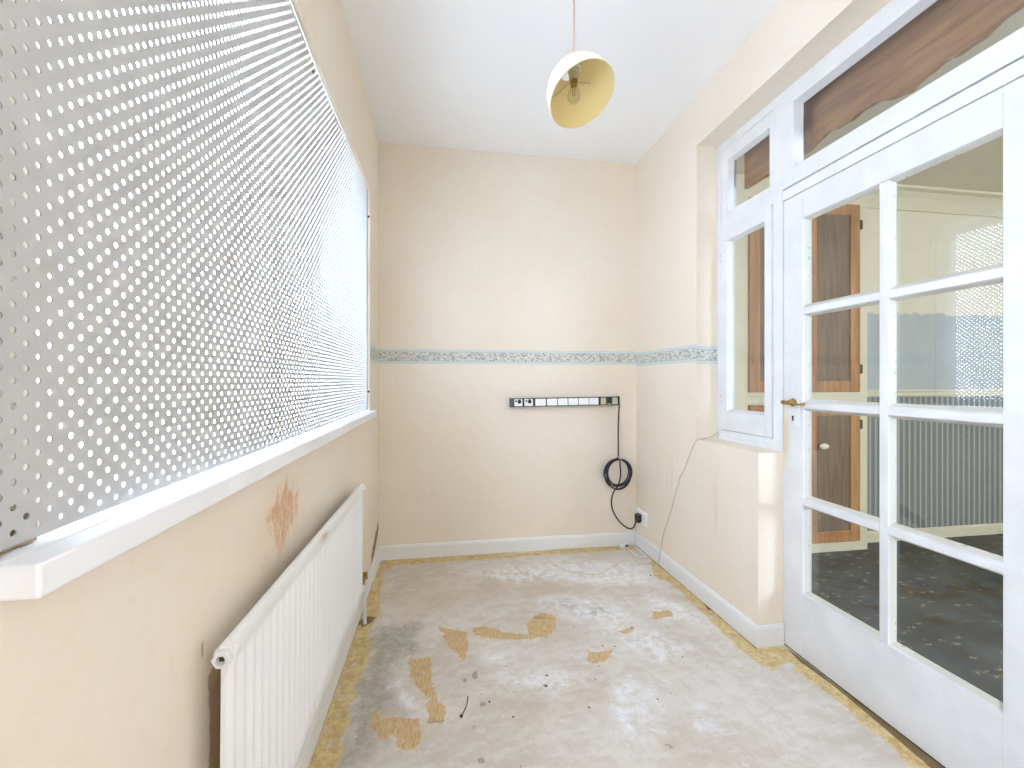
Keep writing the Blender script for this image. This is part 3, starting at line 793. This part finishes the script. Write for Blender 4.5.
for a, b, n in ((84, 134, 0), (146, 200, 1)):
    o_ = outlet(a, b, M_WPLAST); c_ = (px(a)+px(b))/2
    bm = bmesh.new(); box(bm, c_-.002, c_+.014, -.050, -.043, -.004, .020); box(bm, c_-.020, c_-.010, -.0455, -.043, .004, .016)
    lathe(bm, [(0, .006), (.011, .006), (.012, 0), (0, 0)], axis_matrix((c_+.006, -.043, .006), (0, -1, 0)), 20)
    fin('outlet_well', bm, M_BLACK, o_)
outlet(638, 672, M_BEIGE); outlet(714, 750, M_BEIGE)
sw = boxes('rocker_switch', [(px(677), px(710), -.047, -.040, -.018, .021)], M_BLACK, ps, .002)
boxes('neon_light', [(px(680), px(707), -.0475, -.041, -.0245, -.018)], M_GREEN, sw, .001)
# its lead: down, five hanging turns, then to the plug on the right wall (local coordinates of the strip)
def wl(x, y, z):
    M = (Matrix.Translation((.7935, YB-.001, .9715)) @ Matrix.Rotation(-.012, 4, 'Y')).inverted()
    return tuple(M @ Vector((x, y, z)))
P = [(1.155, 2.758, .965), (1.164, 2.758, .955), (1.163, 2.768, .90), (1.162, 2.775, .78), (1.161, 2.77, .66), (1.157, 2.76, .61)]
cx_, cz_ = 1.153, .494
for k in range(6):
    rx, rz = .084+.006*((k*7) % 4)-.004, .094+.005*((k*5) % 4)-.006
    for j in range(16):
        a = PI/2+2*PI*j/16
        P.append((cx_+.006*math.sin(k*2.1)+rx*math.cos(a), 2.752+.009*math.sin(k*1.7+.4)-.004*(k-2), cz_+.006*math.cos(k*1.3)+rz*math.sin(a)))
P += [(1.160, 2.75, .585), (1.170, 2.748, .50), (1.164, 2.752, .44), (1.150, 2.758, .40), (1.128, 2.765, .375), (1.112, 2.768, .325), (1.112, 2.768, .27), (1.131, 2.765, .215), (1.170, 2.755, .16), (1.212, 2.735, .128), (1.238, 2.72, .13), (1.252, 2.712, .155), (1.257, 2.709, .185)]
tube('lead', [wl(*p) for p in P], .0046, M_CABLE, ps)
for c in ((1.158, 2.752, .590, .35), (1.098, 2.752, .418, -.9)):
    M = axis_matrix(wl(*c[:3]), (math.cos(c[3]), 0, math.sin(c[3])))
    bm = bmesh.new(); lathe(bm, [(.015, -.002), (.0165, -.002), (.0165, .002), (.015, .002)], M @ Matrix.Diagonal((1, 1.25, 1, 1)), 16, closed=True); fin('cable_tie', bm, M_TIE, ps)
bm = bmesh.new()
a = [(1.286, 2.735, .232), (1.286, 2.685, .232), (1.286, 2.683, .19), (1.286, 2.700, .170), (1.286, 2.722, .170), (1.286, 2.737, .19)]
b = [(1.258, 2.730, .226), (1.258, 2.690, .226), (1.258, 2.688, .192), (1.258, 2.703, .176), (1.258, 2.719, .176), (1.258, 2.732, .192)]
prism(bm, [wl(*p) for p in a], [wl(*p) for p in b]); fin('plug', bm, M_BLACK, ps, .002)

so = empty('wall_socket', (XR, 2.69, .213)); tag(so, 'white double wall socket low on the right wall holding a black plug', 'wall socket')
boxes('faceplate', [(-.010, -.0005, -.074, .074, -.044, .044)], M_WPLAST, so, .003)
for y in (-.034, ):
    s_ = boxes('rocker_switch', [(-.0135, -.009, y-.008, y+.008, .012, .032)], M_WPLAST, so, .001)
boxes('socket_holes', [(-.0105, -.0095, -.038, -.034, -.004, .006), (-.0105, -.0095, -.051, -.045, -.020, -.017), (-.0105, -.0095, -.027, -.021, -.020, -.017)], M_KEY, so, 0)

# ------------------------------------------------------------------ loose wires
w = tube('telephone_wire', [(1.413, 2.066, .842), (1.36, 2.05, .818), (1.315, 2.045, .812), (1.291, 2.07, .805), (1.290, 2.10, .77), (1.290, 2.18, .63), (1.289, 2.205, .60), (1.290, 2.238, .560), (1.287, 2.232, .53), (1.290, 2.262, .505), (1.290, 2.316, .37), (1.289, 2.37, .27), (1.288, 2.415, .18), (1.278, 2.42, .09), (1.272, 2.43, .02), (1.262, 2.47, .006), (1.21, 2.46, .004), (1.15, 2.50, .004), (1.19, 2.62, .004)], .0019, M_WIRE)
tag(w, 'thin grey telephone wire trailing down the right wall from the window ledge', 'wire')
w = tube('cream_cable', [(.232, 2.505, .006), (.250, 2.57, .004), (.274, 2.656, .004), (.320, 2.715, .004), (.40, 2.745, .004), (.60, 2.765, .004), (.635, 2.69, .004), (.676, 2.50, .004), (.74, 2.42, .004), (.803, 2.385, .004), (.88, 2.385, .004), (.962, 2.433, .004), (1.07, 2.52, .004), (1.136, 2.612, .005), (1.175, 2.70, .008), (1.185, 2.735, .010)], .0028, M_CREAMW)
tag(w, 'cream cable looping over the floor along the foot of the end wall', 'cable')
w = tube('white_cord', [(1.281, 2.70, .168), (1.276, 2.72, .12), (1.262, 2.755, .07), (1.258, 2.75, .02), (1.262, 2.70, .006), (1.268, 2.62, .004), (1.262, 2.56, .004), (1.22, 2.57, .004), (1.20, 2.66, .004), (1.20, 2.73, .010)], .0022, M_WPLAST)
tag(w, 'thin white cord curling across the corner floor below the wall socket', 'cord')
jb = empty('junction_box', (1.19, 2.752, 0), (0, 0, .3)); tag(jb, 'small white cable junction box lying open in the far right corner', 'junction box')
boxes('box_base', [(-.030, .030, -.012, .012, .001, .022)], M_WPLAST, jb, .003)
boxes('terminal_block', [(.006, .024, -.0165, -.010, .003, .018)], M_IRON, jb, .001)

# grit and a bent nail on the screed
bm = bmesh.new()
sp = [(.371, 1.545, .007), (.387, 1.60, .006), (.365, 1.548, .004), (1.17, 2.33, .006), (.66, 1.74, .005), (.71, 1.73, .004), (.60, 1.62, .004), (.49, 1.42, .005), (.95, 1.62, .004), (.23, 1.42, .005), (.16, 1.50, .006), (.56, 1.55, .004), (.74, 1.42, .004)]
rnd = random.Random(3)
for i in range(40): sp.append((rnd.uniform(-.2, 1.2), rnd.uniform(1.2, 2.33), rnd.uniform(.0012, .0026)))
for (x_, y_, s_) in sp:
    vv = [bm.verts.new((x_+s_*rnd.uniform(.6, 1.2)*math.cos(a), y_+s_*rnd.uniform(.6, 1.2)*math.sin(a), .0002)) for a in [k*PI/3 for k in range(6)]]
    c_ = bm.verts.new((x_, y_, s_*.8))
    for k in range(6): bm.faces.new((vv[k], vv[(k+1) % 6], c_))
g = fin('floor_grit', bm, M_CRUMB); tag(g, 'scattered dark grit and crumbs on the bare screed floor', 'grit', kind='stuff')
nail = empty('bent_nail', (.062, 1.447, .003), (0, 0, .0)); tag(nail, 'dark bent nail lying on the screed in front of the radiator', 'nail')
tube('nail_shank', [(0, 0, .001), (.012, .028, 0), (.022, .055, -.001), (.026, .09, -.001)], .0016, M_IRON, nail)
bm = bmesh.new(); lathe(bm, [(0, 0), (.005, 0), (.005, .0018), (0, .0018)], axis_matrix((-.001, -.002, .002), (-.4, -.9, .1)), 12); fin('nail_head', bm, M_IRON, nail)

# ------------------------------------------------------------------ light: overcast daylight through the left window and two added unseen openings
wd = bpy.data.worlds.new('overcast_sky'); S.world = wd; wd.use_nodes = True
bg = wd.node_tree.nodes['Background']; bg.inputs[0].default_value = (.85, 1.0, 1.30, 1); bg.inputs[1].default_value = SKY
def portal(name, loc, rot, sx, sy):
    l = bpy.data.lights.new(name, 'AREA'); l.shape = 'RECTANGLE'; l.size = sx; l.size_y = sy; l.cycles.is_portal = True
    o = bpy.data.objects.new(name, l); C.objects.link(o); o.location = loc; o.rotation_euler = rot
portal('portal_left', (-.53, 1.5, 1.53), (0, -PI/2, 0), 1.1, 1.84)
portal('portal_rear', (-.53, (RW[0]+RW[1])/2, (RW[2]+RW[3])/2), (0, -PI/2, 0), RW[3]-RW[2], RW[1]-RW[0])
portal('portal_next', ((NW[0]+NW[1])/2, YR-.13, (NW[2]+NW[3])/2), (PI/2, 0, 0), NW[1]-NW[0], NW[3]-NW[2])

# ------------------------------------------------------------------ camera
cd = bpy.data.cameras.new('camera'); cam = bpy.data.objects.new('camera', cd); C.objects.link(cam)
cam.location = (0, 0, CAM_H); cam.rotation_euler = (PI/2, 0, -.1577)
cd.sensor_width = 36; cd.lens = 36*436/1024; cd.shift_y = -3.5/1024; cd.clip_start = .02
S.camera = cam
S.view_settings.view_transform = 'Standard'; S.view_settings.look = 'None'; S.view_settings.gamma = 1
S.view_settings.use_curve_mapping = False; S.view_settings.exposure = EXPO
S.cycles.max_bounces = 12; S.cycles.diffuse_bounces = 8; S.cycles.transparent_max_bounces = 16
S.cycles.caustics_reflective = False; S.cycles.caustics_refractive = False
S.cycles.use_denoising = True; S.cycles.sample_clamp_indirect = 25
